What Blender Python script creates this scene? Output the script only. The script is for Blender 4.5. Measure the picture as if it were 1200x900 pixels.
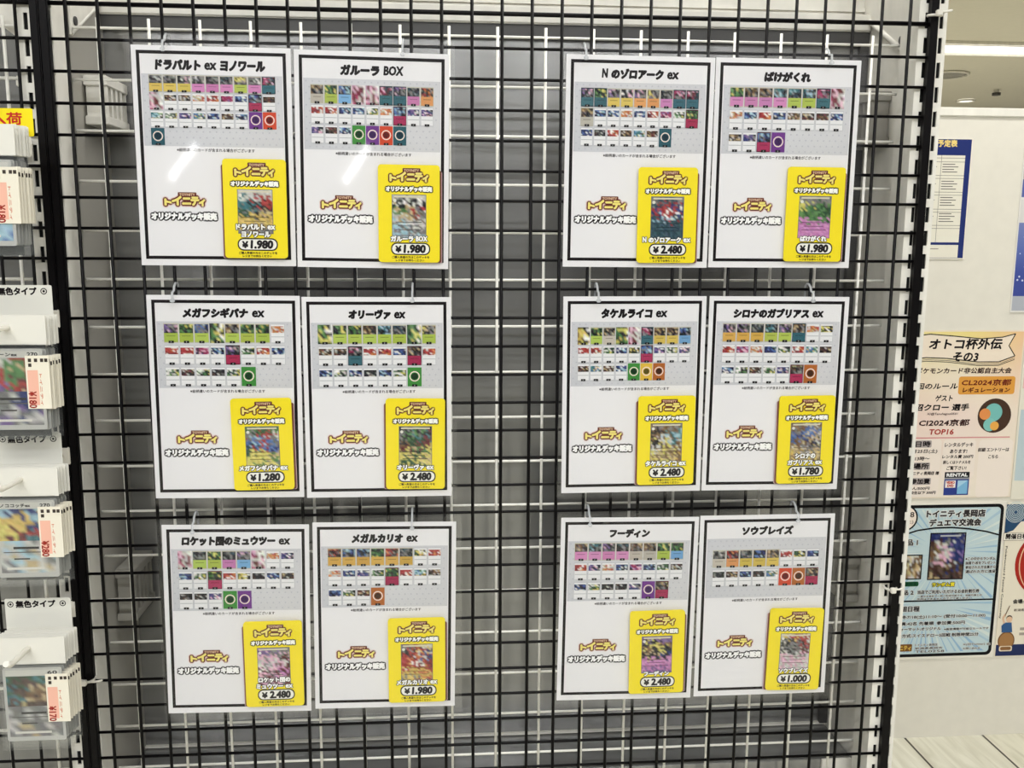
import bpy, bmesh, math, random
from mathutils import Vector, Matrix
S = bpy.context.scene
for o in list(bpy.data.objects):
    bpy.data.objects.remove(o)

# ------------------------------------------------------------------ camera, world, light, exposure
FPX = 1077.665
CC = Vector((0.4754, -1.2759, 1.2395))
RT = Vector((0.99697, -0.07754, 0.00533)); FW = Vector((0.07743, 0.98491, -0.15479)); UP = Vector((0.00675, 0.15474, 0.98793))
cam = bpy.data.cameras.new('camera'); camo = bpy.data.objects.new('camera', cam); S.collection.objects.link(camo)
camo.matrix_world = Matrix(((RT.x, UP.x, -FW.x, CC.x), (RT.y, UP.y, -FW.y, CC.y), (RT.z, UP.z, -FW.z, CC.z), (0, 0, 0, 1)))
cam.sensor_width = 36; cam.lens = 36 * FPX / 1200; cam.clip_start = 0.02
S.camera = camo
S.view_settings.view_transform = 'Standard'; S.view_settings.look = 'None'
S.view_settings.gamma = 1; S.view_settings.use_curve_mapping = False
S.view_settings.exposure = -0.46
w = bpy.data.worlds.new('world'); S.world = w; w.use_nodes = True
wn = w.node_tree; bgn = wn.nodes['Background']; bgn.inputs[1].default_value = 1.0      # the lit shop around: bright above, dimmer below
wtc = wn.nodes.new('ShaderNodeTexCoord'); wsp = wn.nodes.new('ShaderNodeSeparateXYZ'); wrp = wn.nodes.new('ShaderNodeValToRGB'); wmr = wn.nodes.new('ShaderNodeMapRange')
wmr.inputs['From Min'].default_value = -1; wmr.inputs['From Max'].default_value = 1
for i_, (p_, v_) in enumerate(((0.0, 0.22), (0.46, 0.06), (0.525, 0.14), (0.57, 0.75), (1.0, 0.9))):
    e_ = wrp.color_ramp.elements[i_] if i_ < 2 else wrp.color_ramp.elements.new(p_)
    e_.position = p_; e_.color = (v_, v_ * 0.99, v_ * 0.97, 1)
wn.links.new(wtc.outputs['Generated'], wsp.inputs[0]); wn.links.new(wsp.outputs['Z'], wmr.inputs['Value']); wn.links.new(wmr.outputs[0], wrp.inputs[0]); wn.links.new(wrp.outputs[0], bgn.inputs[0])
CEIL = 2.70
def area(name, loc, sx, sy, power, col=(0.97, 0.985, 1.0), rot=(0, 0, 0)):
    l = bpy.data.lights.new(name, 'AREA'); l.shape = 'RECTANGLE'; l.size = sx; l.size_y = sy; l.energy = power; l.color = col
    o = bpy.data.objects.new(name, l); S.collection.objects.link(o); o.location = loc; o.rotation_euler = rot
    return o
area('ceiling_light_strip', (0.4, -0.8, CEIL - 0.02), 3.4, 0.14, 17)
area('ceiling_light_strip', (0.4, -2.0, CEIL - 0.02), 3.4, 0.14, 75)
area('ceiling_light_strip', (0.4, -3.4, CEIL - 0.02), 3.4, 0.14, 110)
area('ceiling_light_strip', (1.8, 0.25, CEIL - 0.02), 2.6, 0.12, 42, (1, 0.985, 0.955))
area('ceiling_light_strip', (3.9, 5.2, CEIL - 0.02), 3.4, 0.2, 200, (1, 0.975, 0.92))

# two unseen tilted lights, added to put glints in the upper left sleeve
for x_ in (-1.44, -0.155):
    area('added_glint_light', (x_, -6.0, 1.81), 0.34, 0.05, 2.0, (1, 1, 1), (math.radians(90), math.radians(-55), 0))

# ------------------------------------------------------------------ helpers
def at(px, py, y):
    """photo pixel (1200x900) -> point on the plane Y = y"""
    d = FW + RT * ((px - 600) / FPX) - UP * ((py - 450) / FPX)
    return CC + d * ((y - CC.y) / d.y)
def atz(px, py, z):
    d = FW + RT * ((px - 600) / FPX) - UP * ((py - 450) / FPX)
    return CC + d * ((z - CC.z) / d.z)
def lin(c):
    return tuple((v / 255 / 12.92) if v / 255 <= 0.04045 else ((v / 255 + 0.055) / 1.055) ** 2.4 for v in c)
def hx(h):
    return tuple(int(h[i:i + 2], 16) for i in (0, 2, 4))
def mat(name, rgb, rough=0.5, metal=0.0, spec=0.5, noise=0, nscale=20, stretch=(1, 1, 1)):
    m = bpy.data.materials.new(name); m.use_nodes = True; nt = m.node_tree; b = nt.nodes['Principled BSDF']
    c = lin(rgb) + (1,)
    b.inputs['Base Color'].default_value = c; b.inputs['Roughness'].default_value = rough
    b.inputs['Metallic'].default_value = metal; b.inputs['Specular IOR Level'].default_value = spec
    if noise:
        tc = nt.nodes.new('ShaderNodeTexCoord'); mp = nt.nodes.new('ShaderNodeMapping'); n = nt.nodes.new('ShaderNodeTexNoise')
        mp.inputs['Scale'].default_value = stretch; n.inputs['Scale'].default_value = nscale; n.inputs['Detail'].default_value = 5
        r = nt.nodes.new('ShaderNodeValToRGB'); r.color_ramp.elements[0].position = 0.3; r.color_ramp.elements[1].position = 0.7
        r.color_ramp.elements[0].color = tuple(max(0, v * (1 - noise)) for v in c[:3]) + (1,)
        r.color_ramp.elements[1].color = tuple(min(1, v * (1 + noise * 0.5)) for v in c[:3]) + (1,)
        nt.links.new(tc.outputs['Object'], mp.inputs[0]); nt.links.new(mp.outputs[0], n.inputs[0])
        nt.links.new(n.outputs[0], r.inputs[0]); nt.links.new(r.outputs[0], b.inputs['Base Color'])
    return m
M = {}
M['black'] = mat('black_powder_coat', (8, 6, 8), 0.42, spec=0.16, noise=0.2, nscale=40)
M['white_wire'] = mat('white_coated_wire', (250, 248, 240), 0.35)
M['white'] = mat('white_painted_steel', (236, 233, 224), 0.4, noise=0.10, nscale=9, stretch=(3, 3, 1))
M['grey'] = mat('grey_steel_panel', (158, 158, 157), 0.2, metal=0.6, noise=0.10, nscale=3, stretch=(1, 1, 6))
M['cavity'] = mat('cavity_shade', (74, 73, 70), 0.6)  # dark tone for the shade in the opening below the deck
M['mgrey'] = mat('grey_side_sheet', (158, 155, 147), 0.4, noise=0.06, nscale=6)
M['dgrey'] = mat('dark_steel_edge', (70, 69, 68), 0.45)
M['hollow'] = mat('slot_shade', (12, 12, 12), 0.8)  # near black, for the shade seen through the slots
M['plaster'] = mat('cream_wall_paint', (227, 223, 212), 0.75, noise=0.03, nscale=30)
M['ceil'] = mat('ceiling_paint', (228, 224, 210), 0.8, noise=0.02)
M['hook'] = mat('clear_white_plastic', (225, 228, 230), 0.2)
M['peg'] = mat('white_peg', (228, 224, 214), 0.3)
def ink_mat(name, rough, spec=0.5):
    m = bpy.data.materials.new(name); m.use_nodes = True; nt = m.node_tree; b = nt.nodes['Principled BSDF']
    a = nt.nodes.new('ShaderNodeVertexColor'); a.layer_name = 'ink'
    nt.links.new(a.outputs[0], b.inputs['Base Color']); b.inputs['Roughness'].default_value = rough
    b.inputs['Specular IOR Level'].default_value = spec
    return m
gb = M['grey'].node_tree.nodes['Principled BSDF']; gb.inputs['Anisotropic'].default_value = 0.85; gb.inputs['Anisotropic Rotation'].default_value = 0.25
tg = M['grey'].node_tree.nodes.new('ShaderNodeTangent'); tg.direction_type = 'RADIAL'; tg.axis = 'Z'; M['grey'].node_tree.links.new(tg.outputs[0], gb.inputs['Tangent'])
M['ink'] = ink_mat('printed_paper', 0.6, 0.1)
M['inkgloss'] = ink_mat('printed_card', 0.3, 0.25)
def clear_mat(name, haze, hazecol, rough=0.04, gl=1.0):
    m = bpy.data.materials.new(name); m.use_nodes = True; nt = m.node_tree; nt.nodes.clear()
    out = nt.nodes.new('ShaderNodeOutputMaterial'); tr = nt.nodes.new('ShaderNodeBsdfTransparent')
    gl_ = nt.nodes.new('ShaderNodeBsdfGlossy'); gl_.inputs['Roughness'].default_value = rough
    gl_.inputs['Color'].default_value = (gl, gl, gl, 1)
    df = nt.nodes.new('ShaderNodeBsdfDiffuse'); df.inputs[0].default_value = lin(hazecol) + (1,)
    fr = nt.nodes.new('ShaderNodeFresnel'); fr.inputs[0].default_value = 1.45
    tc = nt.nodes.new('ShaderNodeTexCoord'); n = nt.nodes.new('ShaderNodeTexNoise'); n.inputs['Scale'].default_value = 9
    bp = nt.nodes.new('ShaderNodeBump'); bp.inputs['Strength'].default_value = 0.035; bp.inputs['Distance'].default_value = 0.004
    nt.links.new(tc.outputs['Object'], n.inputs[0]); nt.links.new(n.outputs[0], bp.inputs['Height']); nt.links.new(bp.outputs[0], gl_.inputs['Normal'])
    a = nt.nodes.new('ShaderNodeMixShader'); a.inputs[0].default_value = haze
    nt.links.new(tr.outputs[0], a.inputs[1]); nt.links.new(df.outputs[0], a.inputs[2])
    hf = nt.nodes.new('ShaderNodeMath'); hf.operation = 'MULTIPLY'; hf.inputs[1].default_value = 0.35; nt.links.new(fr.outputs[0], hf.inputs[0])
    b = nt.nodes.new('ShaderNodeMixShader'); nt.links.new(hf.outputs[0], b.inputs[0])
    nt.links.new(a.outputs[0], b.inputs[1]); nt.links.new(gl_.outputs[0], b.inputs[2]); nt.links.new(b.outputs[0], out.inputs[0])
    return m
M['sleeve'] = clear_mat('clear_rigid_sleeve', 0.003, (210, 210, 225))
M['bag'] = clear_mat('clear_bag_film', 0.03, (215, 220, 220), 0.10)
M['hook'] = clear_mat('clear_hook_plastic', 0.45, (225, 228, 232), 0.15)

COL = S.collection
def link(o, parent=None):
    COL.objects.link(o)
    if parent: o.parent = parent
    return o
def tag(o, label, cat, group=None, kind=None):
    o['label'] = label; o['category'] = cat
    if group: o['group'] = group
    if kind: o['kind'] = kind
    return o
def thing(name, label, cat, loc=(0, 0, 0), group=None, roty=0, rotz=0):
    o = bpy.data.objects.new(name, None); o.empty_display_size = 0.02; link(o)
    o.location = loc; o.rotation_euler = (0, roty, rotz)
    return tag(o, label, cat, group)
class MB:
    def __init__(s): s.bm = bmesh.new()
    def box(s, a, b, bev=0):
        r = bmesh.ops.create_cube(s.bm, size=1)
        for v in r['verts']:
            v.co = Vector([(a[i] + b[i]) / 2 + v.co[i] * (b[i] - a[i]) for i in range(3)])
        if bev:
            es = list({e for v in r['verts'] for e in v.link_edges})
            bmesh.ops.bevel(s.bm, geom=es, offset=bev, segments=2, affect='EDGES')
        return s
    def tube(s, pts, r, n=8):
        pts = [Vector(p) for p in pts]; rings = []
        for i, p in enumerate(pts):
            d = (pts[min(i + 1, len(pts) - 1)] - pts[max(i - 1, 0)]).normalized()
            u = d.orthogonal().normalized() if not rings else (u0 - d * u0.dot(d)).normalized()
            u0 = u; v = d.cross(u)
            rings.append([s.bm.verts.new(p + u * math.cos(t) * r + v * math.sin(t) * r) for t in [2 * math.pi * k / n for k in range(n)]])
        for a, b in zip(rings, rings[1:]):
            for k in range(n):
                f = s.bm.faces.new((a[k], a[(k + 1) % n], b[(k + 1) % n], b[k])); f.smooth = True
        s.bm.faces.new(rings[0][::-1]); s.bm.faces.new(rings[-1])
        return s
    def prism(s, pts, axis, a, b):
        """closed outline of 2D pts extruded along axis from a to b"""
        def P(p, t):
            q = list(p); q.insert(axis, t); return Vector(q)
        A = [s.bm.verts.new(P(p, a)) for p in pts]; B = [s.bm.verts.new(P(p, b)) for p in pts]
        s.bm.faces.new(A); s.bm.faces.new(B[::-1])
        for i in range(len(pts)):
            j = (i + 1) % len(pts); s.bm.faces.new((A[j], A[i], B[i], B[j]))
        bmesh.ops.recalc_face_normals(s.bm, faces=s.bm.faces[:])
        return s
    def build(s, name, m, parent=None):
        me = bpy.data.meshes.new(name); s.bm.to_mesh(me); s.bm.free(); me.materials.append(m)
        return link(bpy.data.objects.new(name, me), parent)
def struct(o):
    o['kind'] = 'structure'; return o

# ---- flat printing: every mark is a real thin layer of ink on its sheet, u right, v down, millimetres
LAY = 0.00012
_tc = {}
def glyphs(s, shear):
    k = (s, shear)
    if k not in _tc:
        cu = bpy.data.curves.new('t', 'FONT'); cu.body = s; cu.size = 1; cu.resolution_u = 2; cu.shear = shear
        o = bpy.data.objects.new('t', cu); COL.objects.link(o)
        dg = bpy.context.evaluated_depsgraph_get(); ev = o.evaluated_get(dg); me = ev.to_mesh()
        vs = [(v.co.x, v.co.y) for v in me.vertices]; fs = [tuple(p.vertices) for p in me.polygons]
        ev.to_mesh_clear(); bpy.data.objects.remove(o); bpy.data.curves.remove(cu)
        xs = [v[0] for v in vs] or [0]; ys = [v[1] for v in vs] or [0]
        _tc[k] = (vs, fs, min(xs), max(xs), min(ys), max(ys))
    return _tc[k]
def units(t):
    u = []; i = 0
    for part in t.replace('ex', '|ex|').replace('BOX', '|BOX|').replace('N ', '|N| ').split('|'):
        if not part: continue
        core = part.strip(); lead = len(part) - len(part.lstrip()); tail = len(part) - len(part.rstrip())
        if lead: u.append((None, .42 * lead))
        if core: u.append((core, {'ex': 1.38, 'BOX': 2.1, 'N': .72}.get(core, 1.0 * len(core))))
        if tail and core: u.append((None, .42 * tail))
    return u
class Ink:
    def __init__(s): s.v = []; s.f = []; s.c = []
    def poly(s, pts, c, lay=1):
        n = len(s.v); s.v += [(p[0], p[1], lay) for p in pts]; s.f.append(tuple(range(n, n + len(pts)))); s.c.append([c] * len(pts)); return s
    def rect(s, a, b, c_, d, c, lay=1):
        return s.poly([(a, b), (a, d), (c_, d), (c_, b)], c, lay)
    def rrect(s, a, b, c_, d, r, c, lay=1, n=5):
        p = []
        for cx, cy, t0 in ((c_ - r, b + r, -90), (c_ - r, d - r, 0), (a + r, d - r, 90), (a + r, b + r, 180)):
            for k in range(n + 1):
                t = math.radians(t0 + 90 * k / n); p.append((cx + r * math.cos(t), cy + r * math.sin(t)))
        return s.poly(p[::-1], c, lay)
    def disc(s, cx, cy, r, c, lay=1, n=20, ry=None):
        return s.poly([(cx + r * math.cos(2 * math.pi * k / n), cy - (ry or r) * math.sin(2 * math.pi * k / n)) for k in range(n)], c, lay)
    def ring(s, cx, cy, r0, r1, c, lay=1, n=20):
        for k in range(n):
            a, b = 2 * math.pi * k / n, 2 * math.pi * (k + 1) / n
            s.poly([(cx + r * math.cos(t), cy - r * math.sin(t)) for r, t in ((r0, a), (r1, a), (r1, b), (r0, b))], c, lay)
        return s
    def frame(s, a, b, c_, d, t, c, lay=1):
        s.rect(a, b, c_, b + t, c, lay); s.rect(a, d - t, c_, d, c, lay); s.rect(a, b + t, a + t, d - t, c, lay); s.rect(c_ - t, b + t, c_, d - t, c, lay); return s
    def line(s, pts, t, c, lay=1):
        for (x0, y0), (x1, y1) in zip(pts, pts[1:]):
            L = math.hypot(x1 - x0, y1 - y0) or 1; nx, ny = -(y1 - y0) / L * t / 2, (x1 - x0) / L * t / 2
            s.poly([(x0 + nx, y0 + ny), (x0 - nx, y0 - ny), (x1 - nx, y1 - ny), (x1 + nx, y1 + ny)], c, lay)
        return s
    def text(s, t, a, b, c_, d, c, lay=1, bold=0, shear=0.0, n=6, rot=0):
        """fit string t in the box a,b..c_,d ; bold = stamp radius ; rot=1 reads downwards"""
        vs, fs, x0, x1, y0, y1 = glyphs(t, shear)
        if not fs: return s
        W, H = c_ - a, d - b
        offs = [(0, 0)] + ([(bold * math.cos(2 * math.pi * k / n + .3), bold * math.sin(2 * math.pi * k / n + .3)) for k in range(n)] if bold else [])
        for oi, (ox, oy) in enumerate(offs):
            m = len(s.v); ml = 0.055 * oi
            for x, y in vs:
                p, q = (x - x0) / (x1 - x0), (y1 - y) / (y1 - y0)
                if rot: p, q = 1 - q, p
                s.v.append((a + p * W + ox, b + q * H + oy, lay + ml))
            for f in fs: s.f.append(tuple(i + m for i in f)); s.c.append([c] * len(f))
        return s
    def otext(s, t, a, b, c_, d, c, oc, o, lay=1, bold=0, shear=0.0, n=10):
        s.text(t, a, b, c_, d, oc, lay, bold + o, shear, n); return s.text(t, a, b, c_, d, c, lay + 1.1, bold, shear)
    def mixed(s, t, a, b, c_, d, c, lay=1, bold=0, shear=0.0, n=6, lb=.8):
        us = units(t); k = (c_ - a) / sum(x[1] for x in us); x = a
        for core, w_ in us:
            if core:
                top = b + (d - b) * .24 if core == 'ex' else b
                lat = core in ('ex', 'BOX', 'N')
                s.text(core, x + (.06 * k if lat else .03 * k), top, x + w_ * k - .05 * k, d - (.06 * (d - b) if lat else 0), c, lay, bold * (lb if lat else 1), shear, n)
            x += w_ * k
        return s
    def grid(s, a, b, c_, d, rows, lay=1):
        """vertex-coloured patch, rows = list of rows of colours (>=2x2)"""
        R, C = len(rows), len(rows[0])
        for i in range(R - 1):
            for j in range(C - 1):
                u0, u1 = a + (c_ - a) * j / (C - 1), a + (c_ - a) * (j + 1) / (C - 1); v0, v1 = b + (d - b) * i / (R - 1), b + (d - b) * (i + 1) / (R - 1)
                n = len(s.v); s.v += [(u0, v0, lay), (u0, v1, lay), (u1, v1, lay), (u1, v0, lay)]; s.f.append((n, n + 1, n + 2, n + 3))
                s.c.append([rows[i][j], rows[i + 1][j], rows[i + 1][j + 1], rows[i][j + 1]])
        return s
    def mesh(s, name, m):
        me = bpy.data.meshes.new(name)
        me.from_pydata([(u / 1000, -l * LAY, -v / 1000) for u, v, l in s.v], [], s.f)
        ca = me.color_attributes.new('ink', 'FLOAT_COLOR', 'CORNER'); k = 0; buf = []
        cache = {}
        for cs in s.c:
            for c in cs:
                if c not in cache: cache[c] = lin(c) + (1.0,)
                buf.extend(cache[c])
        ca.data.foreach_set('color', buf); me.materials.append(m); me.update()
        return me
    def build(s, name, parent, y=0, m=None, loc=None):
        o = bpy.data.objects.new(name, s.mesh(name, m or M['ink'])); link(o, parent)
        o.location = loc if loc else (0, y, 0)
        return o
def slab(name, a, b, c_, d, y0, y1, r, c, parent, m=None, loc=(0, 0, 0)):
    """a rounded flat card with thickness, local mm, front at y0 (m), back at y1"""
    k = Ink(); k.rrect(a, b, c_, d, r, c, 0)
    bm = bmesh.new(); pts = [(u / 1000, -v / 1000) for u, v, _ in k.v]
    A = [bm.verts.new((x, y0, z)) for x, z in pts]; B = [bm.verts.new((x, y1, z)) for x, z in pts]
    bm.faces.new(A); bm.faces.new(B[::-1])
    for i in range(len(pts)): j = (i + 1) % len(pts); bm.faces.new((A[j], A[i], B[i], B[j]))
    bmesh.ops.recalc_face_normals(bm, faces=bm.faces[:])
    me = bpy.data.meshes.new(name); bm.to_mesh(me); bm.free()
    ca = me.color_attributes.new('ink', 'FLOAT_COLOR', 'CORNER')
    ca.data.foreach_set('color', list(lin(c) + (1.0,)) * len(ca.data))
    me.materials.append(m or M['ink']); o = link(bpy.data.objects.new(name, me), parent); o.location = loc
    return o

K = (26, 22, 24); WH = (238, 238, 240)
PAL = dict(k=(40, 40, 46), s=(125, 124, 124), l=(200, 199, 194), w=(236, 235, 230), r=(190, 50, 48), R=(118, 42, 50), o=(226, 128, 62), y=(226, 190, 84),
           Y=(225, 212, 92), g=(84, 142, 72), G=(48, 92, 58), t=(54, 122, 132), T=(46, 82, 98), b=(72, 112, 190), B=(44, 56, 128), c=(152, 196, 216),
           v=(120, 90, 160), p=(206, 120, 190), P=(226, 168, 196), n=(130, 96, 62), N=(84, 60, 50), d=(200, 174, 120), m=(170, 40, 90))
def vary(rnd, c, a):
    f = rnd.uniform(-a, a); return tuple(int(max(0, min(255, v + f + rnd.uniform(-a, a) * .4))) for v in c)
def dull(c, f=.28):
    g = (c[0] + c[1] + c[2]) / 3; return tuple(int(v * (1 - f) + g * f) for v in c)
def artgrid(rows, R, C, rnd, jig=1.0, amp=26):
    out = []
    r0, c0 = len(rows), len(rows[0])
    for i in range(R):
        line = []
        for j in range(C):
            y = min(r0 - 1, max(0, int(i / R * r0 + rnd.uniform(-jig, jig) * .7))); x = min(c0 - 1, max(0, int(j / C * c0 + rnd.uniform(-jig, jig))))
            line.append(dull(vary(rnd, PAL[rows[y][x]], amp)))
        out.append(line)
    return out

# ------------------------------------------------------------------ the setting
struct(MB().box((-2.5, -5, -0.05), (7.5, 9.2, 0)).build('floor', None or mat('floor_base', (214, 210, 190), 0.35), None))
fm = bpy.data.objects['floor'].data.materials[0]; nt = fm.node_tree; b = nt.nodes['Principled BSDF']
tc = nt.nodes.new('ShaderNodeTexCoord'); mp = nt.nodes.new('ShaderNodeMapping'); mp.inputs['Rotation'].default_value = (0, 0, math.radians(90))
br = nt.nodes.new('ShaderNodeTexBrick'); br.inputs['Scale'].default_value = 1.0
br.inputs['Brick Width'].default_value = 0.9; br.inputs['Row Height'].default_value = 0.205; br.inputs['Mortar Size'].default_value = 0.003
br.inputs['Color1'].default_value = lin((222, 220, 206)) + (1,); br.inputs['Color2'].default_value = lin((206, 202, 182)) + (1,); br.inputs['Mortar'].default_value = lin((60, 55, 48)) + (1,)
nz = nt.nodes.new('ShaderNodeTexNoise'); nz.inputs['Scale'].default_value = 7; nz.inputs['Detail'].default_value = 6; nz.inputs['Distortion'].default_value = 1.4
m2 = nt.nodes.new('ShaderNodeMapping'); m2.inputs['Scale'].default_value = (4, 0.5, 1); m2.inputs['Rotation'].default_value = (0, 0, 0.5)
mx = nt.nodes.new('ShaderNodeMix'); mx.data_type = 'RGBA'; mx.blend_type = 'MULTIPLY'; mx.inputs[0].default_value = 0.45
rp = nt.nodes.new('ShaderNodeValToRGB'); rp.color_ramp.elements[0].color = (.55, .53, .45, 1); rp.color_ramp.elements[1].color = (1, 1, 1, 1); rp.color_ramp.elements[0].position = .35; rp.color_ramp.elements[1].position = .62
nt.links.new(tc.outputs['Object'], mp.inputs[0]); nt.links.new(mp.outputs[0], br.inputs[0]); nt.links.new(tc.outputs['Object'], m2.inputs[0]); nt.links.new(m2.outputs[0], nz.inputs[0])
nt.links.new(nz.outputs[0], rp.inputs[0]); nt.links.new(br.outputs[0], mx.inputs[6]); nt.links.new(rp.outputs[0], mx.inputs[7]); nt.links.new(mx.outputs[2], b.inputs['Base Color'])
struct(MB().box((-2.5, -5, CEIL), (7.5, 9.2, CEIL + 0.1)).build('ceiling', M['ceil']))
struct(MB().box((-2.5, 9.0, 0), (7.5, 9.2, CEIL)).build('wall_far', M['plaster']))
WY = 0.80
wt = at(1150, 137, WY).z
struct(MB().box((0.95, WY, 0), (3.6, WY + 0.12, wt)).build('wall_back', M['plaster']))
struct(MB().box((0.95, WY - 0.004, wt), (3.6, WY + 0.13, wt + 0.02), 0.002).build('trim_1', M['white']))

# ceiling fittings seen over the wall on the right
em = bpy.data.materials.new('lamp_glow'); em.use_nodes = True
em.node_tree.nodes['Principled BSDF'].inputs['Emission Color'].default_value = (1, 0.97, 0.88, 1); em.node_tree.nodes['Principled BSDF'].inputs['Emission Strength'].default_value = 2.2
p = atz(1150, 55, CEIL); p2 = atz(1150, 47, CEIL)
t = thing('line_light', 'long glowing line light recessed in the ceiling over the wall', 'light', (p.x, p.y, CEIL))
MB().box((-1.3, -0.17, -0.012), (2.2, 0.17, -0.004)).build('diffuser', em, t)
MB().box((-1.32, -0.20, -0.03), (2.22, -0.17, 0.0)).box((-1.32, 0.17, -0.03), (2.22, 0.2, 0.0)).build('rim', M['white'], t)
for (px, py, r, lab) in ((1106, 87, 0.2, 'larger round downlight in the ceiling just right of the black end bar'), (1132, 117, 0.085, 'bright oval looking downlight far back on the ceiling')):
    p = atz(px, py, CEIL)
    t = thing('downlight', lab, 'light', (p.x, p.y, CEIL), 'downlights on the ceiling')
    bm = MB(); n = 28; bm.tube([(r * math.cos(2 * math.pi * k / n), r * math.sin(2 * math.pi * k / n), -0.012) for k in range(n + 1)], 0.010); bm.build('rim', M['white'], t)
    bm = MB(); bm.prism([(r * .97 * math.cos(2 * math.pi * k / n), r * .97 * math.sin(2 * math.pi * k / n)) for k in range(n)], 2, -0.008, -0.001)
    bm.build('lens', em if py > 100 else M['grey'], t)
p = atz(1168, 105, CEIL); t = thing('sprinkler', 'small dark sprinkler head on the ceiling', 'sprinkler', (p.x, p.y, CEIL))
bm = MB(); bm.tube([(0, 0, 0), (0, 0, -0.03)], 0.022); bm.build('body', M['white'], t); bm = MB(); bm.tube([(0, 0, -0.03), (0, 0, -0.055)], 0.04); bm.build('deflector', M['dgrey'], t)

# ------------------------------------------------------------------ gondola shelving
Z0 = 1.532
def slotted(t, xl, xr, s1, s2, phase, zb=0.05, zt=1.78):
    f = MB(); sw, sh, y0, y1 = 0.0055, 0.021, 0.008, 0.0105
    cols = [xl, s1 - sw / 2, s1 + sw / 2, s2 - sw / 2, s2 + sw / 2, xr]
    for i in (0, 2, 4): f.box((cols[i], y0, zb), (cols[i + 1], y1, zt))
    k0 = int((zb - phase) / 0.033) - 1
    for i in (1, 3):
        k = k0; last = zb
        while True:
            c = phase + k * 0.033; k += 1
            if c - sh / 2 <= zb: continue
            if c + sh / 2 >= zt: break
            f.box((cols[i], y0, last), (cols[i + 1], y1, c - sh / 2)); last = c + sh / 2
        f.box((cols[i], y0, last), (cols[i + 1], y1, zt))
    f.box((xl, y1, zb), (xl + 0.002, 0.058, zt)); f.box((xr - 0.002, y1, zb), (xr, 0.058, zt))
    o = f.build('upright', M['white'], t)
    MB().box((xl + 0.003, 0.014, zb + .01), (xr - 0.003, 0.056, zt - .01)).build('shade_core', M['hollow'], o)  # black core stands in for shade inside the hollow upright
    MB().box((xl - 0.004, 0.004, zb - 0.05), (xr + 0.004, 0.2, zb)).build('foot', M['white'], o)
gon = thing('gondola_shelving', 'white slotted double sided gondola frame with grey back panel behind the wire grids', 'shelving', (0, 0, 0))
slotted(gon, -0.065, -0.020, -0.053, -0.032, Z0 - 0.051)
slotted(gon, 1.137, 1.1775, 1.1485, 1.1695, Z0 - 0.320)
PT = Z0 + 0.036; PB = Z0 - 1.135
MB().box((-0.024, 0.196, PB), (1.153, 0.200, PT)).build('back_panel', M['grey'], gon)
MB().box((-0.022, 0.182, PT - 0.004), (1.151, 0.196, PT + 0.022), 0.002).build('panel_rail', M['white'], gon)
MB().box((-0.022, 0.19, PB), (1.151, 0.196, PB + 0.003)).build('panel_rail', M['white'], gon)
MB().prism([(-0.0215, PT - 0.024), (1.137, PT - 0.024), (1.137, PB + .004), (1.1505, PB + .004), (1.1505, PT - 0.0045), (-0.0215, PT - 0.0045)], 1, 0.186, 0.196).build('panel_frame', M['dgrey'], gon)
MB().box((-0.0195, 0.085, PB - 0.022), (1.150, 0.204, PB - 0.002), 0.001).build('base_deck', M['grey'], gon)
MB().box((1.098, 0.080, PB - 0.024), (1.150, 0.0848, PB - 0.001)).build('deck_lip', M['white'], gon)
MB().box((-0.024, 0.2045, 0.06), (1.09, 0.208, PB - 0.004)).build('lower_panel', M['cavity'], gon)  # coloured dark to give the shaded opening under the deck
for s, x0, x1 in ((0, -0.024, -0.0205), (1, 1.1515, 1.155)):
    MB().box((x0, 0.064, 0.1), (x1, 0.196, PT + 0.02)).build('side_panel', M['mgrey'] if s == 0 else M['white'], gon)  # right one painted lighter to lift its dim inner face
# header fascia above the panel and its ribs
f = MB(); f.box((-0.06, 0.206, PT + 0.01), (1.19, 0.216, PT + 0.26), 0.001)
for k in range(6): f.box((-0.06, 0.202, PT + 0.03 + 0.021 * k), (1.19, 0.206, PT + 0.036 + 0.021 * k))
fa = f.build('fascia', M['white'], gon)
# triangular shelf brackets
for x in (-0.0195, 1.148):
    g = MB(); zl = Z0 - 0.022
    g.prism([(0.062, zl), (0.23, zl + 0.095), (0.23, zl + 0.25), (0.062, zl + 0.25)], 0, x, x + 0.003); g.tube([(x + .0, 0.066, zl + 0.002), (x + 0.0, 0.23, zl + 0.096)], 0.004)
    o = g.build('bracket', M['white'], gon)
    g = MB(); g.tube([(x - 0.002, 0.076, zl + 0.02), (x + 0.005, 0.076, zl + 0.02)], 0.006, 12); g.build('bolt', M['dgrey'], o)
# ribbed braces on the inside of both side panels
for x0, x1, zt, zb in ((-0.0195, 0.012, Z0 - 0.068, Z0 - 0.135), (1.119, 1.151, Z0 - 0.07, Z0 - 0.148), (-0.0195, 0.010, Z0 - 0.79, Z0 - 0.872), (1.124, 1.151, Z0 - 0.795, Z0 - 0.872)):
    g = MB(); g.box((x0, 0.10, zt - 0.014), (x1, 0.19, zt), .001).box((x0, 0.10, zb), (x1, 0.19, zb + 0.012), .001)
    xo = x0 if x0 < 0.5 else x1
    for k in range(5): g.box((x0 + .002, 0.104 + 0.019 * k, zb + 0.012), (x1 - .002, 0.112 + 0.019 * k, zt - 0.014))
    g.build('side_brace', M['white'] if x0 < 0.5 and zt > 1 else M['mgrey'], gon)

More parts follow.
